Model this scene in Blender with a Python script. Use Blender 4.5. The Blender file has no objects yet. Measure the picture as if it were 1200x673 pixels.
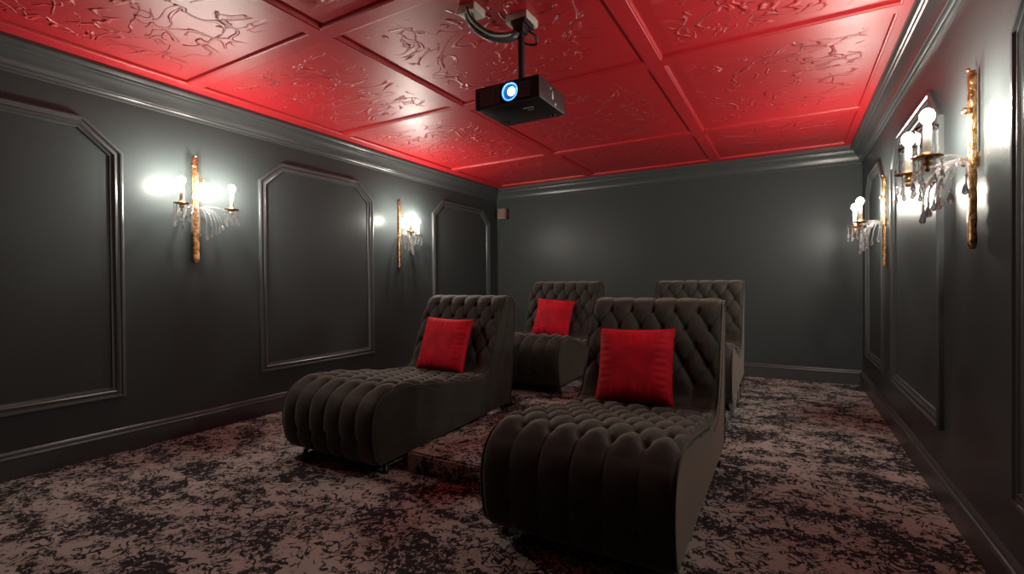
import bpy, bmesh, math, random
from mathutils import Vector, Matrix, noise
random.seed(7)
PI = math.pi
sc = bpy.context.scene
COL = sc.collection
# ------------------------------------------------------------------ camera
R_ = Vector((0.86558122, 0.50071498, -0.00732549))
U_ = Vector((0.00248434, 0.01033457, 0.99994351))
D_ = Vector((-0.5007624, 0.86555052, -0.00770147))
cam = bpy.data.cameras.new('camera')
cam.sensor_width = 36; cam.lens = 564.06 / 1200 * 36; cam.clip_start = 0.02
camo = bpy.data.objects.new('camera', cam); COL.objects.link(camo)
m = Matrix((R_, U_, -D_)).transposed().to_4x4(); m.translation = (0, 0, 1.1413)
camo.matrix_world = m
sc.camera = camo
# ------------------------------------------------------------------ exposure, world
sc.view_settings.view_transform = 'Standard'
sc.view_settings.look = 'None'
sc.view_settings.exposure = 0.0
sc.view_settings.gamma = 1.0
sc.view_settings.use_curve_mapping = False
w = bpy.data.worlds.new('world'); sc.world = w; w.use_nodes = True
w.node_tree.nodes['Background'].inputs[0].default_value = (0, 0, 0, 1)
w.node_tree.nodes['Background'].inputs[1].default_value = 0
BULB = 830.0      # radiance of every candle bulb
LENS = 30.0

# ------------------------------------------------------------------ materials
def mat(name, base=(.5, .5, .5), rough=.5, metal=0., spec=.5, **kw):
    M = bpy.data.materials.new(name); M.use_nodes = True
    b = M.node_tree.nodes['Principled BSDF']
    b.inputs['Base Color'].default_value = (*base, 1)
    b.inputs['Roughness'].default_value = rough
    b.inputs['Metallic'].default_value = metal
    b.inputs['Specular IOR Level'].default_value = spec
    for k, v in kw.items():
        b.inputs[k.replace('_', ' ')].default_value = v
    return M
class NT:
    def __init__(s, M): s.M = M; s.t = M.node_tree; s.b = s.t.nodes['Principled BSDF']
    def n(s, ty, **kw):
        x = s.t.nodes.new(ty)
        for k, v in kw.items():
            if hasattr(x, k): setattr(x, k, v)
            else: x.inputs[k.replace('_', ' ')].default_value = v
        return x
    def l(s, a, b): s.t.links.new(a, b)
    def math(s, op, a, b=None, c=None, clamp=False):
        x = s.t.nodes.new('ShaderNodeMath'); x.operation = op; x.use_clamp = clamp
        for i, v in enumerate((a, b, c)):
            if v is None: continue
            if isinstance(v, (int, float)): x.inputs[i].default_value = v
            else: s.l(v, x.inputs[i])
        return x.outputs[0]
    def noise(s, vec, scale, detail=2, rough=.5, dist=0.):
        x = s.n('ShaderNodeTexNoise'); x.inputs['Scale'].default_value = scale
        x.inputs['Detail'].default_value = detail; x.inputs['Roughness'].default_value = rough
        x.inputs['Distortion'].default_value = dist
        s.l(vec, x.inputs['Vector']); return x.outputs['Fac']
    def map(s, vec, scale=(1, 1, 1), loc=(0, 0, 0), rot=(0, 0, 0)):
        x = s.n('ShaderNodeMapping'); x.inputs['Scale'].default_value = scale
        x.inputs['Location'].default_value = loc; x.inputs['Rotation'].default_value = rot
        s.l(vec, x.inputs['Vector']); return x.outputs[0]
    def ss(s, v, a, b):
        x = s.n('ShaderNodeMapRange'); x.interpolation_type = 'SMOOTHSTEP'
        x.inputs['From Min'].default_value = a; x.inputs['From Max'].default_value = b
        s.l(v, x.inputs['Value']); return x.outputs[0]
    def bump(s, h, dist, strength=1.):
        x = s.n('ShaderNodeBump'); x.inputs['Strength'].default_value = strength
        x.inputs['Distance'].default_value = dist
        s.l(h, x.inputs['Height']); s.l(x.outputs[0], s.b.inputs['Normal']); return x
    def mix(s, f, a, b):
        x = s.n('ShaderNodeMix'); x.data_type = 'RGBA'
        if isinstance(f, (int, float)): x.inputs[0].default_value = f
        else: s.l(f, x.inputs[0])
        for i, v in ((6, a), (7, b)):
            if isinstance(v, tuple): x.inputs[i].default_value = (*v, 1)
            else: s.l(v, x.inputs[i])
        return x.outputs[2]

def m_wall():
    M = mat('charcoal_paint', (.056, .067, .068), .34, spec=.14, Coat_Weight=.0, Coat_Roughness=.16); t = NT(M)
    o = t.n('ShaderNodeTexCoord').outputs['Object']
    n = t.noise(o, 2.2, 3, .5)
    t.l(t.math('MULTIPLY_ADD', n, .06, .31), t.b.inputs['Roughness'])
    t.bump(t.noise(o, 120, 1), .0005)
    return M
def m_trim():
    M = mat('charcoal_trim_paint', (.068, .075, .076), .30); t = NT(M)
    o = t.n('ShaderNodeTexCoord').outputs['Object']
    t.bump(t.noise(o, 40, 2), .0006)
    return M
def m_red(name, emboss):
    M = mat(name, (.56, .016, .024), .44, spec=.75); t = NT(M)
    tc = t.n('ShaderNodeTexCoord'); o = tc.outputs['Object']; g = tc.outputs['Generated']
    fine = t.math('MULTIPLY', t.noise(t.map(o, (1, 6, 1)), 60, 2), .05)
    if not emboss:
        t.bump(fine, .004); return M
    sep = t.n('ShaderNodeSeparateXYZ'); t.l(g, sep.inputs[0])
    x = t.math('MULTIPLY_ADD', sep.outputs[0], 2, -1); y = t.math('MULTIPLY_ADD', sep.outputs[1], 2, -1)
    r = t.math('SQRT', t.math('ADD', t.math('MULTIPLY', x, x), t.math('MULTIPLY', y, y)))
    em = t.math('MULTIPLY', t.math('SUBTRACT', 1, t.ss(t.math('ABSOLUTE', x), .74, .86)),
                t.math('SUBTRACT', 1, t.ss(t.math('ABSOLUTE', y), .74, .86)))
    oi = t.n('ShaderNodeObjectInfo')
    off = t.n('ShaderNodeVectorMath'); off.operation = 'ADD'
    cb = t.n('ShaderNodeCombineXYZ'); t.l(t.math('MULTIPLY', oi.outputs['Random'], 40), cb.inputs[0])
    t.l(o, off.inputs[0]); t.l(cb.outputs[0], off.inputs[1]); v = off.outputs[0]
    def strokes(scale, width, sx, loc, dist=1.2):
        n = t.noise(t.map(v, (sx, 1.0, 1), loc), scale, 2.5, .5, dist)
        d = t.math('ABSOLUTE', t.math('SUBTRACT', n, .5))
        return t.math('SUBTRACT', 1, t.ss(d, width * .25, width))
    a = strokes(2.9, .016, .6, (0, 0, 0), .5); b = strokes(4.6, .018, .6, (7, 3, 0), .7)
    c = strokes(2.2, .012, 1., (3, 9, 0), .6)
    ma = t.ss(t.noise(t.map(v, (1, 1, 1), (5, 5, 0)), 5.5, 2), .40, .46)
    mb = t.ss(t.noise(t.map(v, (1, 1, 1), (1, 15, 0)), 5.0, 2), .41, .47)
    ring = t.math('ADD', .45, t.ss(t.math('SUBTRACT', .26, t.math('ABSOLUTE', t.math('SUBTRACT', r, .62))), .0, .2), clamp=True)
    s = t.math('MAXIMUM', t.math('MULTIPLY', a, ma), t.math('MULTIPLY', b, mb))
    s = t.math('MAXIMUM', t.math('MULTIPLY', s, ring), t.math('MULTIPLY', c, t.math('MULTIPLY', mb, .8)))
    s = t.math('MULTIPLY', s, em)
    h = t.math('ADD', s, fine)
    t.bump(h, .013)
    return M
def m_carpet():
    M = mat('damask_carpet', (.3, .25, .2), .95, spec=.1); t = NT(M)
    o = t.n('ShaderNodeTexCoord').outputs['Object']
    v = t.map(o, (1, 1, 1), (13, 7, 0))
    patch = t.noise(t.map(v, (.8, 1.25, 1)), 3.6, 2, .5, .6)
    big = t.ss(patch, .40, .66)
    f1 = t.noise(v, 26, 3, .6, 1.0)
    thr = t.math('MULTIPLY_ADD', big, -.185, .625)
    d1 = t.ss(t.math('SUBTRACT', f1, thr), -.010, .012)
    f2 = t.noise(t.map(v, (1, 1, 1), (3, 1, 0)), 11, 2, .5, 1.6)
    line = t.math('SUBTRACT', 1, t.ss(t.math('ABSOLUTE', t.math('SUBTRACT', f2, .5)), .028, .052))
    lm = t.ss(t.noise(t.map(v, (1, 1, 1), (9, 1, 0)), 9, 2), .42, .48)
    line = t.math('MULTIPLY', line, lm)
    f3 = t.noise(t.map(v, (1, 1, 1), (30, 1, 0)), 19, 2, .5, 2.0)
    l3 = t.math('SUBTRACT', 1, t.ss(t.math('ABSOLUTE', t.math('SUBTRACT', f3, .48)), .02, .045))
    l3 = t.math('MULTIPLY', l3, t.ss(patch, .44, .52))
    d = t.math('MAXIMUM', t.math('MAXIMUM', d1, line), l3)
    d = t.math('MULTIPLY', d, .96)
    lc = t.mix(t.noise(v, 5, 2), (.48, .45, .42), (.64, .61, .57))
    lc = t.mix(t.math('MULTIPLY', t.noise(v, 420, 1), .35), lc, (.22, .16, .13))
    dc = t.mix(t.noise(v, 30, 1), (.010, .010, .013), (.030, .032, .040))
    t.l(t.mix(d, lc, dc), t.b.inputs['Base Color'])
    t.bump(t.math('ADD', t.noise(v, 480, 2), t.math('MULTIPLY', d, -.5)), .004)
    return M
def m_velvet(name, c, sheen, tint, s2=.9):
    M = mat(name, c, .75, spec=.25); t = NT(M)
    t.b.inputs['Sheen Weight'].default_value = sheen
    t.b.inputs['Sheen Roughness'].default_value = .35
    t.b.inputs['Sheen Tint'].default_value = (*tint, 1)
    o = t.n('ShaderNodeTexCoord').outputs['Object']
    n = t.ss(t.noise(o, 6, 3, .6, .5), .35, .65)
    t.l(t.mix(n, tuple(x * .82 for x in c), tuple(min(1, x * 1.15) for x in c)), t.b.inputs['Base Color'])
    t.bump(t.noise(o, 700, 2), .0008)
    return M
def m_gold():
    M = mat('antique_gold', (.78, .45, .20), .28, 1.0); t = NT(M)
    o = t.n('ShaderNodeTexCoord').outputs['Object']
    n = t.noise(o, 45, 3, .6, .8)
    t.l(t.mix(t.ss(n, .35, .65), (.28, .12, .045), (.85, .50, .24)), t.b.inputs['Base Color'])
    t.bump(n, .006)
    return M
def m_emit(name, c, s):
    M = bpy.data.materials.new(name); M.use_nodes = True
    b = M.node_tree.nodes['Principled BSDF']
    b.inputs['Base Color'].default_value = (1, 1, 1, 1)
    b.inputs['Emission Color'].default_value = (*c, 1); b.inputs['Emission Strength'].default_value = s
    return M
WALL, TRIM = m_wall(), m_trim()
RED, REDP = m_red('red_gloss_paint', False), m_red('embossed_red_gloss', True)
CARPET = m_carpet()
VELVET = m_velvet('charcoal_velvet', (.034, .034, .0275), .75, (.62, .62, .53))
CRED = m_velvet('red_velvet', (.52, .004, .018), .35, (1, .12, .15))
WOOD = mat('dark_leg_wood', (.018, .011, .008), .3)
GOLD = m_gold()
GLASS = mat('clear_crystal', (1, 1, 1), .02, Transmission_Weight=.9, IOR=1.5)
CLEAR = mat('clear_thin_glass', (1, 1, 1), .0, Transmission_Weight=1.0, IOR=1.45)
SLEEVE = mat('white_candle_sleeve', (.85, .82, .74), .4, Transmission_Weight=.0, Subsurface_Weight=.0)
BULBM = m_emit('lit_bulb_glass', (1.0, .94, .83), BULB)
BLACK = mat('black_plastic', (.020, .019, .020), .42)
GRIL = mat('grille_plastic', (.20, .18, .18), .45)
BLACKG = mat('dark_grille', (.004, .004, .005), .6)
WHITEP = mat('white_plastic', (.62, .58, .50), .45)
MARK = mat('pale_print', (.55, .55, .55), .5)
CABLE = mat('grey_conduit', (.11, .105, .10), .4, .3)
LENSM = m_emit('lit_projector_lens', (.25, .62, 1.0), LENS)
LENSR = m_emit('blue_lit_lens_ring', (.03, .22, 1.0), 3.5)
LENSG = mat('lens_coating', (.01, .03, .12), .08)
TAN = mat('tan_board', (.23, .16, .11), .6)
TAND = mat('brown_edge', (.07, .04, .028), .6)

# ------------------------------------------------------------------ builders
def link(name, me, M=None, parent=None, loc=None):
    o = bpy.data.objects.new(name, me); COL.objects.link(o)
    if M is not None and me is not None: me.materials.append(M)
    if parent is not None: o.parent = parent
    if loc is not None: o.location = loc
    return o
def obj(name, bm, M, parent=None, loc=None, smooth=True, angle=None):
    bmesh.ops.recalc_face_normals(bm, faces=bm.faces)
    me = bpy.data.meshes.new(name); bm.to_mesh(me); bm.free()
    me.polygons.foreach_set('use_smooth', [smooth] * len(me.polygons))
    if smooth and angle is not None:
        me.set_sharp_from_angle(angle=math.radians(angle))
    return link(name, me, M, parent, loc)
def empty(name, loc, rz=0.):
    o = bpy.data.objects.new(name, None); COL.objects.link(o)
    o.location = loc; o.rotation_euler = (0, 0, rz); o.empty_display_size = .1
    return o
def tag(o, label, cat, group=None):
    o['label'] = label; o['category'] = cat
    if group: o['group'] = group
    return o
def struct(o, label=None):
    o['kind'] = 'structure'
    if label: o['label'] = label
    return o
def add_box(bm, a, b, bevel=0., seg=1):
    r = bmesh.ops.create_cube(bm, size=1)
    c = [(x + y) / 2 for x, y in zip(a, b)]; s = [y - x for x, y in zip(a, b)]
    for v in r['verts']: v.co = Vector([v.co[i] * s[i] + c[i] for i in range(3)])
    if bevel:
        es = list({e for v in r['verts'] for e in v.link_edges})
        bmesh.ops.bevel(bm, geom=es, offset=bevel, segments=seg, affect='EDGES', profile=.5)
def lathe(bm, prof, seg=20, M=Matrix(), cap=True):
    rings = []
    for r, z in prof:
        rings.append([bm.verts.new(M @ Vector((max(r, 1e-5) * math.cos(2 * PI * k / seg), max(r, 1e-5) * math.sin(2 * PI * k / seg), z))) for k in range(seg)])
    for a, b in zip(rings, rings[1:]):
        for k in range(seg): bm.faces.new((a[k], a[(k + 1) % seg], b[(k + 1) % seg], b[k]))
    if cap:
        for q in (rings[0], rings[-1]):
            try: bm.faces.new(q)
            except ValueError: pass
def tube(bm, pts, rad, seg=8, closed=False):
    pts = [Vector(p) for p in pts]; n = len(pts)
    rads = rad if isinstance(rad, (list, tuple)) else [rad] * n
    rings = []; up = None
    for i, p in enumerate(pts):
        d = (pts[min(i + 1, n - 1)] - pts[max(i - 1, 0)])
        if d.length < 1e-9: d = Vector((0, 0, 1))
        d.normalize()
        if up is None: up = d.orthogonal().normalized()
        up = (up - d * up.dot(d))
        if up.length < 1e-6: up = d.orthogonal()
        up.normalize(); sd = d.cross(up)
        rings.append([bm.verts.new(p + (up * math.cos(2 * PI * k / seg) + sd * math.sin(2 * PI * k / seg)) * rads[i]) for k in range(seg)])
    for a, b in zip(rings, rings[1:]):
        for k in range(seg): bm.faces.new((a[k], a[(k + 1) % seg], b[(k + 1) % seg], b[k]))
    bm.faces.new(rings[0]); bm.faces.new(rings[-1])
def catmull(P, sub=8, closed=False):
    P = [Vector(p) for p in P]; out = []
    for i in range(len(P) - 1):
        a = P[max(i - 1, 0)]; b = P[i]; c = P[i + 1]; d = P[min(i + 2, len(P) - 1)]
        for k in range(sub):
            t = k / sub
            out.append(.5 * ((2 * b) + (c - a) * t + (2 * a - 5 * b + 4 * c - d) * t * t + (3 * b - a - 3 * c + d) * t ** 3))
    out.append(P[-1]); return out
def resample(P, step):
    L = [0]
    for a, b in zip(P, P[1:]): L.append(L[-1] + (b - a).length)
    n = max(2, int(round(L[-1] / step))); out = []; j = 0
    for i in range(n + 1):
        s = L[-1] * i / n
        while j < len(L) - 2 and L[j + 1] < s: j += 1
        t = (s - L[j]) / max(1e-9, L[j + 1] - L[j]); out.append(P[j].lerp(P[j + 1], min(1, t)))
    return out, L[-1]
def sweep(bm, path, prof, normal, closed=False):
    """moulding: prof = list of (a, h); a along the in-plane inward direction, h along normal."""
    normal = Vector(normal).normalized(); path = [Vector(p) for p in path]; n = len(path); rings = []
    for i, p in enumerate(path):
        if closed or 0 < i < n - 1:
            d1 = (p - path[i - 1]).normalized(); d2 = (path[(i + 1) % n] - p).normalized()
        elif i == 0: d1 = d2 = (path[1] - p).normalized()
        else: d1 = d2 = (p - path[-2]).normalized()
        n1 = normal.cross(d1); n2 = normal.cross(d2)
        mdir = (n1 + n2).normalized(); sc_ = 1 / max(.2, mdir.dot(n1))
        rings.append([bm.verts.new(p + mdir * a * sc_ + normal * h) for a, h in prof])
    R = list(zip(rings, rings[1:])) + ([(rings[-1], rings[0])] if closed else [])
    for a, b in R:
        for k in range(len(prof) - 1): bm.faces.new((a[k], a[k + 1], b[k + 1], b[k]))
    if not closed:
        for q in (rings[0], rings[-1]):
            try: bm.faces.new(q)
            except ValueError: pass

# ------------------------------------------------------------------ room shell
XL, XR, YB, YF, H = -4.0, 0.678, 6.445, -2.2, 2.6
def slab(name, a, b, M):
    bm = bmesh.new(); add_box(bm, a, b); return struct(obj(name, bm, M, smooth=False))
T = .12
slab('floor', (XL - T, YF - T, -T), (XR + T, YB + T, 0), CARPET)
slab('wall_left', (XL - T, YF - T, 0), (XL, YB + T, H), WALL)
slab('wall_right', (XR, YF - T, 0), (XR + T, YB + T, H), WALL)
slab('wall_back', (XL, YB, 0), (XR, YB + T, H), WALL)
slab('wall_front', (XL, YF - T, 0), (XR, YF, H), WALL)

# ceiling: flat slab, raised grid of beams, embossed panels set between them
ZP = H + .022          # panel face
ceil_ = slab('ceiling', (XL - T, YF - T, ZP + .02), (XR + T, YB + T, ZP + .14), RED)
C = .115               # crown projection
bx = [(XL, -3.775), (-2.425, -2.335), (-.825, -.735), (.515, XR)]
by = [(YF, -2.05), (-1.06, -.97), (.40, .49), (1.855, 1.945), (3.25, 3.34), (4.985, 5.075), (6.24, YB)]
bm = bmesh.new()
for a, b in bx:
    add_box(bm, (a, YF, H), (b, YB, ZP + .02))
for a, b in by:
    for (p0, p1), (q0, q1) in zip(bx, bx[1:]):
        add_box(bm, (p1, a, H), (q0, b, ZP + .02))
obj('ceiling_beam_grid', bm, RED, ceil_, smooth=False)
bevel_prof = [(0, 0), (.004, .003), (.010, .004), (.014, .010), (.016, .022)]
for (p0, p1), (q0, q1) in zip(bx, bx[1:]):
    for (a0, a1), (b0, b1) in zip(by, by[1:]):
        x0, x1, y0, y1 = p1, q0, a1, b0
        cx, cy = (x0 + x1) / 2, (y0 + y1) / 2
        bm = bmesh.new()
        # bead around the opening then the flat panel
        hx, hy = (x1 - x0) / 2, (y1 - y0) / 2
        prev = None
        for a, h in bevel_prof:
            ring = [bm.verts.new((sx * (hx - a), sy * (hy - a), h)) for sx, sy in ((-1, -1), (1, -1), (1, 1), (-1, 1))]
            if prev:
                for k in range(4): bm.faces.new((prev[k], prev[(k + 1) % 4], ring[(k + 1) % 4], ring[k]))
            prev = ring
        bm.faces.new(prev)
        o = obj('ceiling_panel', bm, REDP, ceil_, loc=(cx, cy, H), smooth=False)

# crown moulding, sub-profile (out from wall, down from ceiling)
crown = [(0, .185), (.012, .185), (.016, .178), (.016, .170), (.024, .166), (.030, .158), (.030, .150), (.036, .146),
         (.040, .125), (.052, .100), (.066, .080), (.076, .068), (.078, .060), (.088, .058), (.092, .050), (.092, .044),
         (.100, .042), (.108, .034), (.115, .024), (.115, .0)]
base = [(0, .165), (.006, .165), (.012, .160), (.016, .150), (.014, .142), (.022, .138), (.026, .130), (.026, .122), (.020, .116), (.020, .0)]
def run(name, side, prof, top):
    """extrude a wall/ceiling or wall/floor moulding with mitred corners"""
    bm = bmesh.new(); rings = []
    for e in (0, 1):
        ring = []
        for o, z in prof:
            zz = H - z if top else z
            if side == 'left': p = (XL + o, (YF + o, YB - o)[e], zz)
            elif side == 'right': p = (XR - o, (YF + o, YB - o)[e], zz)
            elif side == 'back': p = ((XL + o, XR - o)[e], YB - o, zz)
            else: p = ((XL + o, XR - o)[e], YF + o, zz)
            ring.append(bm.verts.new(p))
        rings.append(ring)
    for k in range(len(prof) - 1): bm.faces.new((rings[0][k], rings[0][k + 1], rings[1][k + 1], rings[1][k]))
    o = obj(name, bm, TRIM, smooth=True, angle=28)
    return struct(o)
for i, s in enumerate(('left', 'back', 'right', 'front')):
    run('trim_%d' % (i + 1), s, crown, True)
    run('baseboard_' + s, s, base, False)

# wall panel mouldings with clipped upper corners
pprof = [(0, 0), (0, .018), (.004, .024), (.012, .028), (.020, .026), (.025, .018), (.034, .016), (.040, .020), (.050, .022),
         (.056, .016), (.062, .012), (.074, .010), (.078, 0)]
def panel(n, side, y0, y1, z0=.375, z1=2.25, c=.215):
    x, nx = (XL, 1) if side == 'left' else (XR, -1)
    pts = [(y0, z0), (y1, z0), (y1, z1 - c * .9), (y1 - c, z1), (y0 + c, z1), (y0, z1 - c * .9)]
    path = [(x, a, b) for a, b in pts]
    if nx < 0: path = path[::-1]
    # inward direction = normal x tangent
    bm = bmesh.new(); sweep(bm, path, pprof, (nx, 0, 0), True)
    return struct(obj('trim_%d' % n, bm, TRIM, smooth=True, angle=28))
k = 5
for y0, y1 in ((-2.0, -.72), (.20, 1.54), (2.52, 3.84), (4.86, 6.22)):
    panel(k, 'left', y0, y1); k += 1
for y0, y1 in ((-1.3, 0.0), (.95, 2.29), (3.23, 4.58), (5.00, 6.0)):
    panel(k, 'right', y0, y1, .37, 2.18); k += 1

# carpeted platform under the rear row with the aisle step between the front chaises
PZ = .12
bm = bmesh.new()
pl = [(-2.80, 3.80), (-2.03, 3.80), (-2.03, 2.22), (-1.22, 2.22), (-1.22, 3.80), (-.43, 3.80), (-.43, 5.6), (-2.80, 5.6)]
f = bm.faces.new([bm.verts.new((x, y, 0.001)) for x, y in pl])
r = bmesh.ops.extrude_face_region(bm, geom=[f])
tv = [v for v in r['geom'] if isinstance(v, bmesh.types.BMVert)]
for v in tv: v.co.z = PZ
bmesh.ops.bevel(bm, geom=[e for e in bm.edges if e.verts[0].co.z > .1 and e.verts[1].co.z > .1], offset=.012, segments=2, affect='EDGES')
plat = obj('carpeted_platform', bm, CARPET, smooth=False)
tag(plat, 'low carpeted platform and step in the aisle between the front chaises, under the rear seats', 'platform')

# ------------------------------------------------------------------ tufted chaise
W = .82; SU = W / 6
def chaise(name, cut, zs=1.0):
    """local frame: front bottom centre at y=0, +y to the backrest; cut shortens the seat"""
    def fy(y):
        t = min(1, max(0, (y - .15) / .85)); return y - cut * (t * t * (3 - 2 * t))
    root = empty(name, (0, 0, 0))
    seatP = [(.055, .075), (.02, .12), (.0, .20), (-.008, .30), (.008, .39), (.055, .455), (.14, .492), (.26, .497), (.42, .480), (.62, .450),
             (.80, .422), (.94, .408), (1.06, .408), (1.12, .424)]
    backP = [(1.105, .418), (1.152, .450), (1.190, .51), (1.228, .60), (1.266, .70), (1.306, .80), (1.352, .90), (1.388, .97), (1.416, 1.005),
             (1.462, 1.022), (1.50, 1.018), (1.528, .995)]
    def P3(L): return [Vector((0, fy(y), z)) for y, z in L]
    STEP = .0085
    def cushion(nm, prof, v_lo, v_hi, rows_from, nrows, rowstep):
        pts, L = resample(catmull(prof, 12), STEP); n = len(pts)
        # normals in the yz plane (pointing up/front)
        N = []
        for i in range(n):
            d = (pts[min(i + 1, n - 1)] - pts[max(i - 1, 0)]).normalized()
            N.append(Vector((0, -d.z, d.y)))
        nu = 108
        lo = rows_from; hi = rows_from + (nrows - 1) * rowstep
        def disp(u, s):
            a = u / SU
            b = (min(max(s, lo), hi) - lo) / (2 * rowstep)
            s1, s2 = abs(math.sin(PI * (a + b + ph))), abs(math.sin(PI * (a - b - ph)))
            if s < lo or s > hi:
                aa = abs(math.sin(PI * (a + b + ph)))
                if s < lo: fade = min(1, (lo - s) / (rowstep * .7))
                else: fade = min(1, (s - hi) / (rowstep * .7))
                h = .034 * (1 - fade) * aa ** .55 + .012 * fade * aa ** .34
            else:
                h = .034 * ((s1 * s2) ** .38)
            # end taper
            e = min(s, L - s); h *= min(1, (e / .03)) ** .5 if e > 0 else 0
            d = W / 2 - abs(u)
            rr = .028
            roll = 0 if d > rr else -(rr - math.sqrt(max(0, rr * rr - (rr - d) ** 2)))
            edge = min(1, d / .05) ** .5 if d > 0 else 0
            return .004 + h * (.35 + .65 * edge) + roll
        ph = PHASE
        # buttons
        btn = []
        for k in range(nrows):
            s = lo + k * rowstep; b = k / 2
            for q in range(-8, 9):
                a = q - b - ph if True else 0
                # a + b + ph integer and a - b - ph integer
                if abs(((a - b - ph) + 100) % 1) > 1e-6 and abs(((a - b - ph) + 100) % 1 - 1) > 1e-6: continue
                u = a * SU
                if abs(u) < W / 2 - .03: btn.append((u, s))
        for s in FRONTB.get(nm, []):
            for q in range(-2, 3): btn.append((q * SU, s))
        def hole(u, s):
            t = 0
            for (bu, bs) in btn:
                dd = (u - bu) ** 2 + (s - bs) ** 2
                if dd < .003: t -= .020 * math.exp(-dd / (2 * .014 ** 2))
            return t
        bm = bmesh.new(); grid = []
        for i in range(n):
            s = L * i / (n - 1); row = []
            for j in range(nu + 1):
                # denser sampling near the sides
                t = j / nu * 2 - 1; u = W / 2 * (1 - (1 - abs(t)) ** 1.15) * (1 if t > 0 else -1)
                q = pts[i] + N[i] * (disp(u, s) + hole(u, s)); q.x = u
                row.append(bm.verts.new(q))
            grid.append(row)
        for i in range(n - 1):
            for j in range(nu): bm.faces.new((grid[i][j], grid[i][j + 1], grid[i + 1][j + 1], grid[i + 1][j]))
        o = obj(nm, bm, VELVET, root)
        bme = None
        for (bu, bs) in btn:
            i = min(n - 1, int(round(bs / L * (n - 1)))); d = disp(bu, bs) + hole(bu, bs) + .004
            if bme is None:
                b_ = bmesh.new(); lathe(b_, [(0.0, .0045), (.006, .004), (.0095, .001), (.0095, -.003)], 10)
                bo = obj('button', b_, VELVET, o); bme = bo.data
            else: bo = link('button', bme, None, o)
            q = pts[i] + N[i] * d; q.x = bu
            bo.location = q; bo.rotation_euler = N[i].to_track_quat('Z', 'Y').to_euler()
        return o, L
    # arclength helpers
    _, Ls = resample(catmull(P3(seatP), 12), STEP); _, Lb = resample(catmull(P3(backP), 12), STEP)
    global PHASE, FRONTB
    FRONTB = {'seat_cushion': [.155]}
    # seat: rows from the knee of the front curve to the crease
    rs = .122; n0 = .50; nr = int((Ls - n0 - .03) / rs) + 1
    PHASE = 0.0
    cushion('seat_cushion', P3(seatP), 0, 0, n0, nr, rs)
    # back: top row has 5 buttons; rows go down
    rb = .112; nb = 5; top = Lb - .185
    PHASE = ((nb - 1) / 2) % 1
    PHASE = .5 if (nb - 1) % 2 else 0.0
    cushion('backrest_cushion', P3(backP), 0, 0, top - (nb - 1) * rb, nb, rb)
    # upholstered body
    outline = [(.075, .075)] + [(y + .004, z - .004) for y, z in seatP[1:-1]] + [(1.152, .446)] + [(y + .006, z - .002) for y, z in backP[2:-1]] + \
              [(1.545, .985), (1.560, .94), (1.548, .70), (1.520, .40), (1.485, .135), (1.470, .125)]
    outl = [Vector((0, fy(y), z)) for y, z in outline]
    ol = catmull(outl, 4)
    bm = bmesh.new(); rings = []
    hw = W / 2
    for x in (-hw + .004, hw - .004):
        rings.append([bm.verts.new((x, p.y, p.z)) for p in ol])
    nn = len(ol)
    for i in range(nn):
        j = (i + 1) % nn; bm.faces.new((rings[0][i], rings[0][j], rings[1][j], rings[1][i]))
    for rg in rings: bm.faces.new(rg)
    bm.normal_update(); bmesh.ops.triangulate(bm, faces=[f for f in bm.faces if len(f.verts) > 4], ngon_method='EAR_CLIP')
    obj('upholstered_body', bm, VELVET, root, smooth=True, angle=40)
    # piping along both sides + rear edge welt
    front_line = catmull([Vector((0, fy(y), z)) for y, z in [(.06, .078)] + seatP[1:-1] + backP[1:]], 6)
    rear_line = catmull([Vector((0, fy(y), z)) for y, z in [(1.528, .995), (1.550, .975), (1.560, .94), (1.548, .70), (1.520, .40), (1.485, .135)]], 6)
    for sx in (-1, 1):
        bm = bmesh.new(); tube(bm, [(sx * (hw - .002), p.y, p.z) for p in front_line], .0055, 8)
        obj('piping', bm, VELVET, root)
        bm = bmesh.new(); tube(bm, [(sx * (hw - .004), p.y - .004, p.z) for p in rear_line], .006, 8)
        obj('piping', bm, VELVET, root)
    # curved band seam on the side panel of the backrest
    for sx in (-1, 1):
        ln = catmull([Vector((0, fy(y), z)) for y, z in ((1.505, 1.0), (1.45, .85), (1.39, .66), (1.31, .48), (1.20, .37), (1.02, .335))], 6)
        bm = bmesh.new(); tube(bm, [(sx * (hw - .0035), p.y, p.z) for p in ln], .003, 6)
        obj('side_seam', bm, VELVET, root)
    # legs
    for sx in (-1, 1):
        for y, dy in ((.15, -1), (1.43, 1)):
            bm = bmesh.new(); pts = []; rad = []
            for t in (0, .15, .4, .7, .86, .92, .97, 1):
                pts.append((sx * (.345 + .035 * min(t, .9) ** 2), fy(y) + dy * .03 * min(t, .9) ** 1.6, (.095 if dy < 0 else .135) * (1 - t) + .001))
                rad.append(.024 - .013 * t + (.003 if t > .85 else 0))
            tube(bm, pts, rad, 10)
            obj('leg', bm, WOOD, root)
    return root
def tree_copy(o, parent=None):
    c = o.copy(); COL.objects.link(c)
    if parent is not None: c.parent = parent
    for ch in list(o.children): tree_copy(ch, c)
    return c
ch1 = chaise('tufted_chaise', 0.0)
ch1.location = (-.765, 1.755, 0)
tag(ch1, 'dark tufted velvet chaise nearest the camera, front right, with the largest red cushion', 'chaise longue', 'front row chaises')
ch2 = tree_copy(ch1); ch2.location = (-2.49, 1.99, 0); ch2.scale = (1, 1.06, 1)
tag(ch2, 'dark tufted velvet chaise in the front row beside the left panelled wall', 'chaise longue', 'front row chaises')
ch3 = chaise('tufted_lounge_chair', .32)
ch3.location = (-2.21, 3.93, PZ)
tag(ch3, 'dark tufted velvet seat in the rear row holding a red cushion', 'lounge chair', 'rear row seats')
ch4 = tree_copy(ch3); ch4.location = (-.80, 4.02, PZ)
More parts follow.
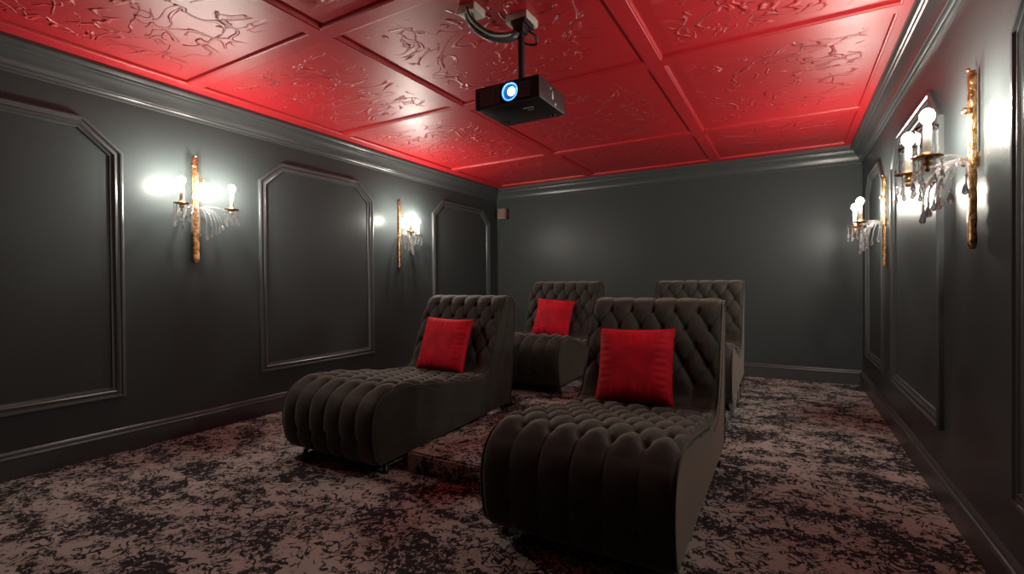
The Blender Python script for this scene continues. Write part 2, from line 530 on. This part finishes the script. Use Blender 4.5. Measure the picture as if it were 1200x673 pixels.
tag(ch4, 'dark tufted velvet seat in the rear row without a cushion, mostly behind the front chaise', 'lounge chair', 'rear row seats')

# ------------------------------------------------------------------ cushions
def cushion_mesh(S=.45, Tk=.075, seed=0):
    bm = bmesh.new(); n = 44; V = {}
    for side in (1, -1):
        for i in range(n + 1):
            for j in range(n + 1):
                if side < 0 and (i in (0, n) or j in (0, n)): V[side, i, j] = V[1, i, j]; continue
                x, y = i / n * 2 - 1, j / n * 2 - 1
                px = x * (1 - .055 * (1 - y * y) ) * S / 2; py = y * (1 - .055 * (1 - x * x)) * S / 2
                h = Tk * ((1 - x ** 4) * (1 - y ** 4)) ** .55
                q = Vector((px * 9 + seed, py * 9, side * 3))
                h += .006 * noise.noise(q) * (1 - max(abs(x), abs(y)))**.3
                # puckers running in from the seam
                e = max(abs(x), abs(y)); k = max(0, (e - .55) / .45)
                tcoord = (y if abs(x) > abs(y) else x)
                h += .0028 * k * (1 - k) * 4 * math.sin(tcoord * 34 + 3 * noise.noise(Vector((tcoord * 5, seed, side))))
                if e == 1: h = 0
                V[side, i, j] = bm.verts.new((px, py, side * max(h, 0.0)))
        for i in range(n):
            for j in range(n):
                f = [V[side, i, j], V[side, i + 1, j], V[side, i + 1, j + 1], V[side, i, j + 1]]
                bm.faces.new(f if side > 0 else f[::-1])
    return bm
def cushion_edge(S=.45):
    pts = []; n = 30
    for a, b, c, d in ((-1, -1, 1, -1), (1, -1, 1, 1), (1, 1, -1, 1), (-1, 1, -1, -1)):
        for k in range(n):
            t = k / n; x = a + (c - a) * t; y = b + (d - b) * t
            pts.append((x * (1 - .055 * (1 - y * y)) * S / 2, y * (1 - .055 * (1 - x * x)) * S / 2, 0))
    pts.append(pts[0]); bm = bmesh.new(); tube(bm, pts, .0034, 6); return bm
def make_cushion(loc, lean, yaw, roll, label, S=.45, seed=0):
    o = obj('throw_cushion', cushion_mesh(S, .075, seed), CRED)
    obj('piping', cushion_edge(S), CRED, o)
    # local z faces out (-y), local y is up
    Mx = Matrix.Rotation(yaw, 4, 'Z') @ Matrix.Rotation(PI / 2 - lean, 4, 'X') @ Matrix.Rotation(roll, 4, 'Z')
    o.matrix_world = Matrix.Translation(loc) @ Mx
    tag(o, label, 'cushion', 'red cushions')
    return o
make_cushion((-.81, 2.865, .645), .36, .03, .03, 'red velvet cushion on the chaise nearest the camera', .455, 1)
make_cushion((-2.475, 3.16, .643), .38, .10, -.03, 'red velvet cushion on the front chaise beside the left wall', .45, 5)
make_cushion((-2.245, 4.765, .757), .36, .05, -.07, 'red velvet cushion on the rear row seat, smallest of the three in view', .43, 9)

# ------------------------------------------------------------------ sconces
def sconce(label, loc, rz, z0, z1, chimney=False):
    """local: origin on the wall at height 0 of the fixture centre; +x out of the wall"""
    root = empty('candle_sconce', loc, rz)
    tag(root, label, 'wall lamp', 'crystal candle sconces')
    zc = (z0 + z1) / 2 - loc[2]; h = (z1 - z0) / 2
    a, b = zc - h, zc + h
    arm_z = a + (.40 if z0 > 1.3 else .35)
    # bar: faceted column with stacked ornament
    bm = bmesh.new(); prof = []; nz = 60
    for i in range(nz + 1):
        t = i / nz; r = .0215 + .0035 * abs(math.sin(t * 28)) * (1 if .02 < t < .98 else 0) - (.006 if t in (0, 1) else 0)
        prof.append((r, a + (b - a) * t))
    lathe(bm, prof, 24)
    for v in bm.verts:      # rounded-square section
        r_ = max(1e-6, math.hypot(v.co.x, v.co.y)); c_, s_ = v.co.x / r_, v.co.y / r_
        k_ = 1 / (abs(c_) ** 4 + abs(s_) ** 4) ** .25
        v.co.x = .022 + v.co.x * k_ * .55; v.co.y *= k_ * .95
    obj('gilt_bar', bm, GOLD, root, smooth=True, angle=35)
    bm = bmesh.new(); lathe(bm, [(0, .0), (.006, .002), (.008, .008), (.005, .014), (0, .016)], 12, Matrix.Translation((.034, 0, b)))
    obj('finial', bm, GOLD, root)
    bm = bmesh.new()
    bmesh.ops.create_uvsphere(bm, u_segments=14, v_segments=10, radius=.014, matrix=Matrix.Translation((.05, .036, b - .17)))
    tube(bm, [(.04, 0, b - .17), (.05, .036, b - .17)], .004, 6)
    obj('turning_knob', bm, GOLD, root)
    bm = bmesh.new(); add_box(bm, (0, -.012, zc - .03), (.012, .012, zc + .03))
    obj('wall_bracket', bm, GOLD, root, smooth=False)
    for s in (-1, 1):
        cx, cy = .20, .18 * s; cz = arm_z + .012
        bm = bmesh.new()
        tube(bm, catmull([(.045, 0, arm_z), (.07, .04 * s, arm_z + .03), (.12, .10 * s, arm_z + .028), (.17, .155 * s, arm_z + .008), (cx, cy, arm_z - .012)], 6), .0055, 8)
        obj('arm', bm, GLASS, root)
        bm = bmesh.new()
        lathe(bm, [(0, -.055), (.008, -.052), (.012, -.044), (.007, -.034), (.015, -.026), (.018, -.018), (.012, -.010), (.022, -.004),
                   (.046, .002), (.054, .006), (.050, .009), (.026, .006), (.020, .010), (.020, .022), (0, .022)], 28, Matrix.Translation((cx, cy, cz)))
        cup = obj('candle_cup', bm, GOLD, root)
        bm = bmesh.new(); lathe(bm, [(.0135, .02), (.0145, .024), (.0145, .128), (.012, .134), (0, .135)], 18, Matrix.Translation((cx, cy, cz)))
        obj('candle_sleeve', bm, SLEEVE, root)
        bm = bmesh.new(); lathe(bm, [(0, .133), (.010, .134), (.013, .142), (.021, .152), (.025, .165), (.024, .178), (.018, .190), (.008, .198), (0, .201)], 14, Matrix.Translation((cx, cy, cz)))
        obj('bulb', bm, BULBM, root)
        if chimney:
            bm = bmesh.new()
            lathe(bm, [(.030, .012), (.034, .03), (.031, .07), (.031, .105), (.038, .125), (.0395, .126), (.0335, .105), (.0335, .07), (.0365, .03), (.032, .010)], 24, Matrix.Translation((cx, cy, cz)), cap=False)
            obj('glass_shade', bm, CLEAR, root)
        # drops round the dish
        nd = 8
        for k in range(nd):
            ang = 2 * PI * k / nd + .3; px, py = cx + .047 * math.cos(ang), cy + .047 * math.sin(ang)
            ln = .05 + .035 * ((k * 5) % 3) / 2
            bm = bmesh.new()
            tube(bm, [(px, py, cz + .004), (px, py, cz - ln)], .0016, 5)
            for q in range(3):
                z_ = cz - .01 - q * ln / 3
                bmesh.ops.create_icosphere(bm, subdivisions=1, radius=.0055, matrix=Matrix.Translation((px, py, z_)))
            lathe(bm, [(0, 0), (.004, -.004), (.0095, -.028), (.008, -.036), (0, -.044)], 6, Matrix.Translation((px, py, cz - ln)))
            obj('crystal_drop', bm, GLASS, cup, smooth=False)
    # fountain of bent crystal strands from the bar
    nf = 9
    for k in range(nf):
        t = k / (nf - 1) * 2 - 1
        sy = t * .175; sx = .06 + .13 * (1 - abs(t) ** 1.5) * .75 + .02
        zt = arm_z + .010; zb = arm_z - .20 + .09 * abs(t)
        pts = catmull([(.045, sy * .08, zt - .01), (.045 + (sx - .045) * .35, sy * .45, zt + .012), (.045 + (sx - .045) * .75, sy * .8, zt - .03), (sx, sy * .97, zt - .10), (sx + .004, sy, zb)], 6)
        bm = bmesh.new(); tube(bm, pts, .0034, 6)
        for q in range(4, len(pts), 6): bmesh.ops.create_icosphere(bm, subdivisions=1, radius=.0065, matrix=Matrix.Translation(pts[q]))
        st = obj('crystal_strand', bm, GLASS, root)
        bm = bmesh.new(); lathe(bm, [(0, .008), (.005, .004), (.011, -.016), (.012, -.024), (.007, -.033), (0, -.036)], 8, Matrix.Translation((sx + .004, sy, zb)))
        obj('crystal_drop', bm, GLASS, st, smooth=False)
    return root
ZC = 1.7
sconce('gilt and crystal two-candle sconce on the left wall, nearest the camera', (XL, 2.0, ZC), 0, 1.32, 2.13)
sconce('gilt and crystal two-candle sconce on the left wall near the back, turned toward the corner', (XL, 4.24, ZC), math.radians(28), 1.32, 2.12)
sconce('gilt and crystal two-candle sconce with glass sleeves on the right wall, largest in view', (XR, 2.70, ZC), PI, 1.27, 2.01, True)
sconce('gilt and crystal two-candle sconce on the right wall by the back corner', (XR, 4.86, ZC), PI, 1.24, 1.98)


# ------------------------------------------------------------------ projector
PX0, PX1, PY0, PY1, PZ0, PZ1 = -1.43, -1.055, 2.10, 2.415, 2.05, 2.16
pr = empty('ceiling_projector', ((PX0 + PX1) / 2, (PY0 + PY1) / 2, PZ0))
tag(pr, 'black ceiling projector with a glowing blue lens hanging from a pole', 'projector')
def P(name, bm, M, parent=pr, **kw):
    for v in bm.verts: v.co -= Vector(pr.location) if parent is pr else Vector((0, 0, 0))
    return obj(name, bm, M, parent, **kw)
LX, LZ = -1.222, 2.108
bm = bmesh.new(); add_box(bm, (PX0, PY0 + .012, PZ0), (PX1, PY1, PZ1), .008, 2)
P('case', bm, BLACK, angle=30)
# front frame pieces around grille and lens
bm = bmesh.new()
add_box(bm, (PX0, PY0, PZ0), (PX0 + .022, PY0 + .02, PZ1), .003)
add_box(bm, (PX1 - .05, PY0, PZ0), (PX1, PY0 + .02, PZ1), .003)
add_box(bm, (PX0 + .02, PY0, PZ1 - .010), (PX1 - .045, PY0 + .02, PZ1), .002)
add_box(bm, (PX0 + .02, PY0, PZ0), (PX1 - .045, PY0 + .02, PZ0 + .008), .002)
P('front_frame', bm, BLACK, smooth=False)
bm = bmesh.new(); x = PX0 + .03
while x < LX - .055: add_box(bm, (x, PY0 - .003, PZ0 + .008), (x + .007, PY0 + .016, PZ1 - .010)); x += .0125
P('intake_grille', bm, GRIL, smooth=False)
bm = bmesh.new(); z = PZ0 + .016
while z < PZ1 - .016: add_box(bm, (LX + .056, PY0 - .003, z), (PX1 - .048, PY0 + .016, z + .006)); z += .010
P('exhaust_grille', bm, GRIL, smooth=False)
RX = Matrix.Translation((LX, PY0 + .012, LZ)) @ Matrix.Rotation(PI / 2, 4, 'X')   # local z -> -y
bm = bmesh.new(); lathe(bm, [(.054, -.004), (.054, .010), (.051, .014), (.047, .012), (.046, .0), (.046, -.004)], 40, RX, cap=False)
P('lens_ring', bm, BLACK)
bm = bmesh.new(); lathe(bm, [(.0465, .006), (.045, .011), (.040, .011), (.0395, .006)], 40, RX, cap=False)
P('lens_glow_ring', bm, LENSR)
bm = bmesh.new(); lathe(bm, [(.040, .006), (.034, .002), (.024, -.001), (.0, -.002)], 36, RX)
P('lens_barrel', bm, LENSG)
bm = bmesh.new(); lathe(bm, [(.0, .014), (.012, .013), (.021, .008), (.025, .001)], 30, Matrix.Translation((.008, 0, 0)) @ RX)
P('lens', bm, LENSM)
# printed marks
bm = bmesh.new(); add_box(bm, (-1.20, 2.20, PZ0 - .0012), (-1.145, 2.212, PZ0 + .001)); add_box(bm, (-1.19, 2.235, PZ0 - .0012), (-1.155, 2.241, PZ0 + .001))
P('printed_mark', bm, MARK, smooth=False)
bm = bmesh.new()
add_box(bm, (PX1 - .001, 2.245, 2.085), (PX1 + .0012, 2.262, 2.112)); add_box(bm, (PX1 - .001, 2.249, 2.108), (PX1 + .0012, 2.258, 2.124))
add_box(bm, (PX1 - .001, 2.225, 2.128), (PX1 + .0012, 2.236, 2.138))
P('printed_mark', bm, MARK, smooth=False)
bm = bmesh.new(); lathe(bm, [(0, .003), (.007, .003), (.009, 0), (.009, -.002)], 16, Matrix.Translation((PX1, 2.285, 2.068)) @ Matrix.Rotation(PI / 2, 4, 'Y'))
P('foot_screw', bm, MARK)
bm = bmesh.new()
bm.free()
for fx in (PX0 + .05, PX1 - .05):
    bm = bmesh.new(); lathe(bm, [(.014, .001), (.014, -.006), (0, -.007)], 14, Matrix.Translation((fx, PY1 - .05, PZ0)))
    P('foot', bm, BLACKG)
# mount
MX, MY = -1.262, 2.30
bm = bmesh.new()
lathe(bm, [(.019, PZ1), (.019, H - .03)], 16, Matrix.Translation((MX, MY, 0)))
lathe(bm, [(.026, PZ1 + .0), (.026, PZ1 + .03), (.019, PZ1 + .035)], 16, Matrix.Translation((MX, MY, 0)))
P('mount_pole', bm, BLACK, angle=40)
bm = bmesh.new(); add_box(bm, (MX - .07, MY - .05, PZ1 - .002), (MX + .07, MY + .06, PZ1 + .008), .002)
P('mount_plate', bm, BLACK, smooth=False)
bm = bmesh.new(); add_box(bm, (MX - .10, MY + .0, H - .022), (MX + .035, MY + .14, H + .024), .008, 2)
P('ceiling_plate', bm, WHITEP, angle=30)
bm = bmesh.new(); add_box(bm, (MX - .05, MY - .03, H - .06), (MX + .04, MY + .08, H - .030), .006, 2); add_box(bm, (MX - .035, MY - .035, H - .11), (MX + .03, MY + .03, H - .055), .01, 2)
P('mount_collar', bm, BLACK, angle=30)
bm = bmesh.new()
pts = catmull([(MX + .035, MY + .02, H - .09), (MX + .06, MY + .05, H - .11), (MX + .05, MY + .08, H - .14), (MX + .0, MY + .05, H - .135), (MX - .03, MY, H - .10)], 6)
tube(bm, pts, .007, 8)
P('cable_loop', bm, BLACK)
cb_ = empty('cable_conduit', (-1.47, 2.12, H))
tag(cb_, 'cable conduit with a white ceiling plate curving to the projector pole', 'cable')
def Q(name, bm, M, **kw):
    for v in bm.verts: v.co -= Vector((-1.47, 2.12, H))
    return obj(name, bm, M, cb_, **kw)
bm = bmesh.new(); add_box(bm, (-1.535, 2.09, H - .022), (-1.425, 2.20, H + .024), .008, 2)
Q('ceiling_box', bm, WHITEP, angle=30)
for off, rad, M_ in ((0, .024, CABLE), (.036, .010, WHITEP), (-.034, .012, BLACK), (.058, .006, BLACK), (-.055, .006, CABLE)):
    path = catmull([(-1.48 + off * .5, 2.12 - off, H - .02), (-1.465 + off * .5, 2.13 - off, H - .07), (-1.42 + off * .4, 2.17 - off, H - .115),
                    (-1.36, 2.22 - off, H - .135), (-1.30, 2.265 - off * .6, H - .125), (MX - .02, MY - .01, H - .10)], 10)
    bm = bmesh.new()
    rr = [rad * (1 + .10 * (i % 2)) for i in range(len(path))]
    tube(bm, path, rr, 10); Q('conduit', bm, M_)

# ------------------------------------------------------------------ small box on the back wall
bx_ = empty('wall_box', (-3.86, YB, 2.21))
tag(bx_, 'small tan square box mounted high in the left corner of the back wall', 'box')
bm = bmesh.new(); add_box(bm, (-.075, -.07, -.075), (.085, 0, .085), .004); obj('housing', bm, TAND, bx_, smooth=False)
bm = bmesh.new(); add_box(bm, (-.078, -.078, -.078), (.062, -.068, .088), .003); add_box(bm, (-.066, -.084, -.066), (.050, -.077, .076), .003)
obj('front_cover', bm, TAN, bx_, smooth=False)
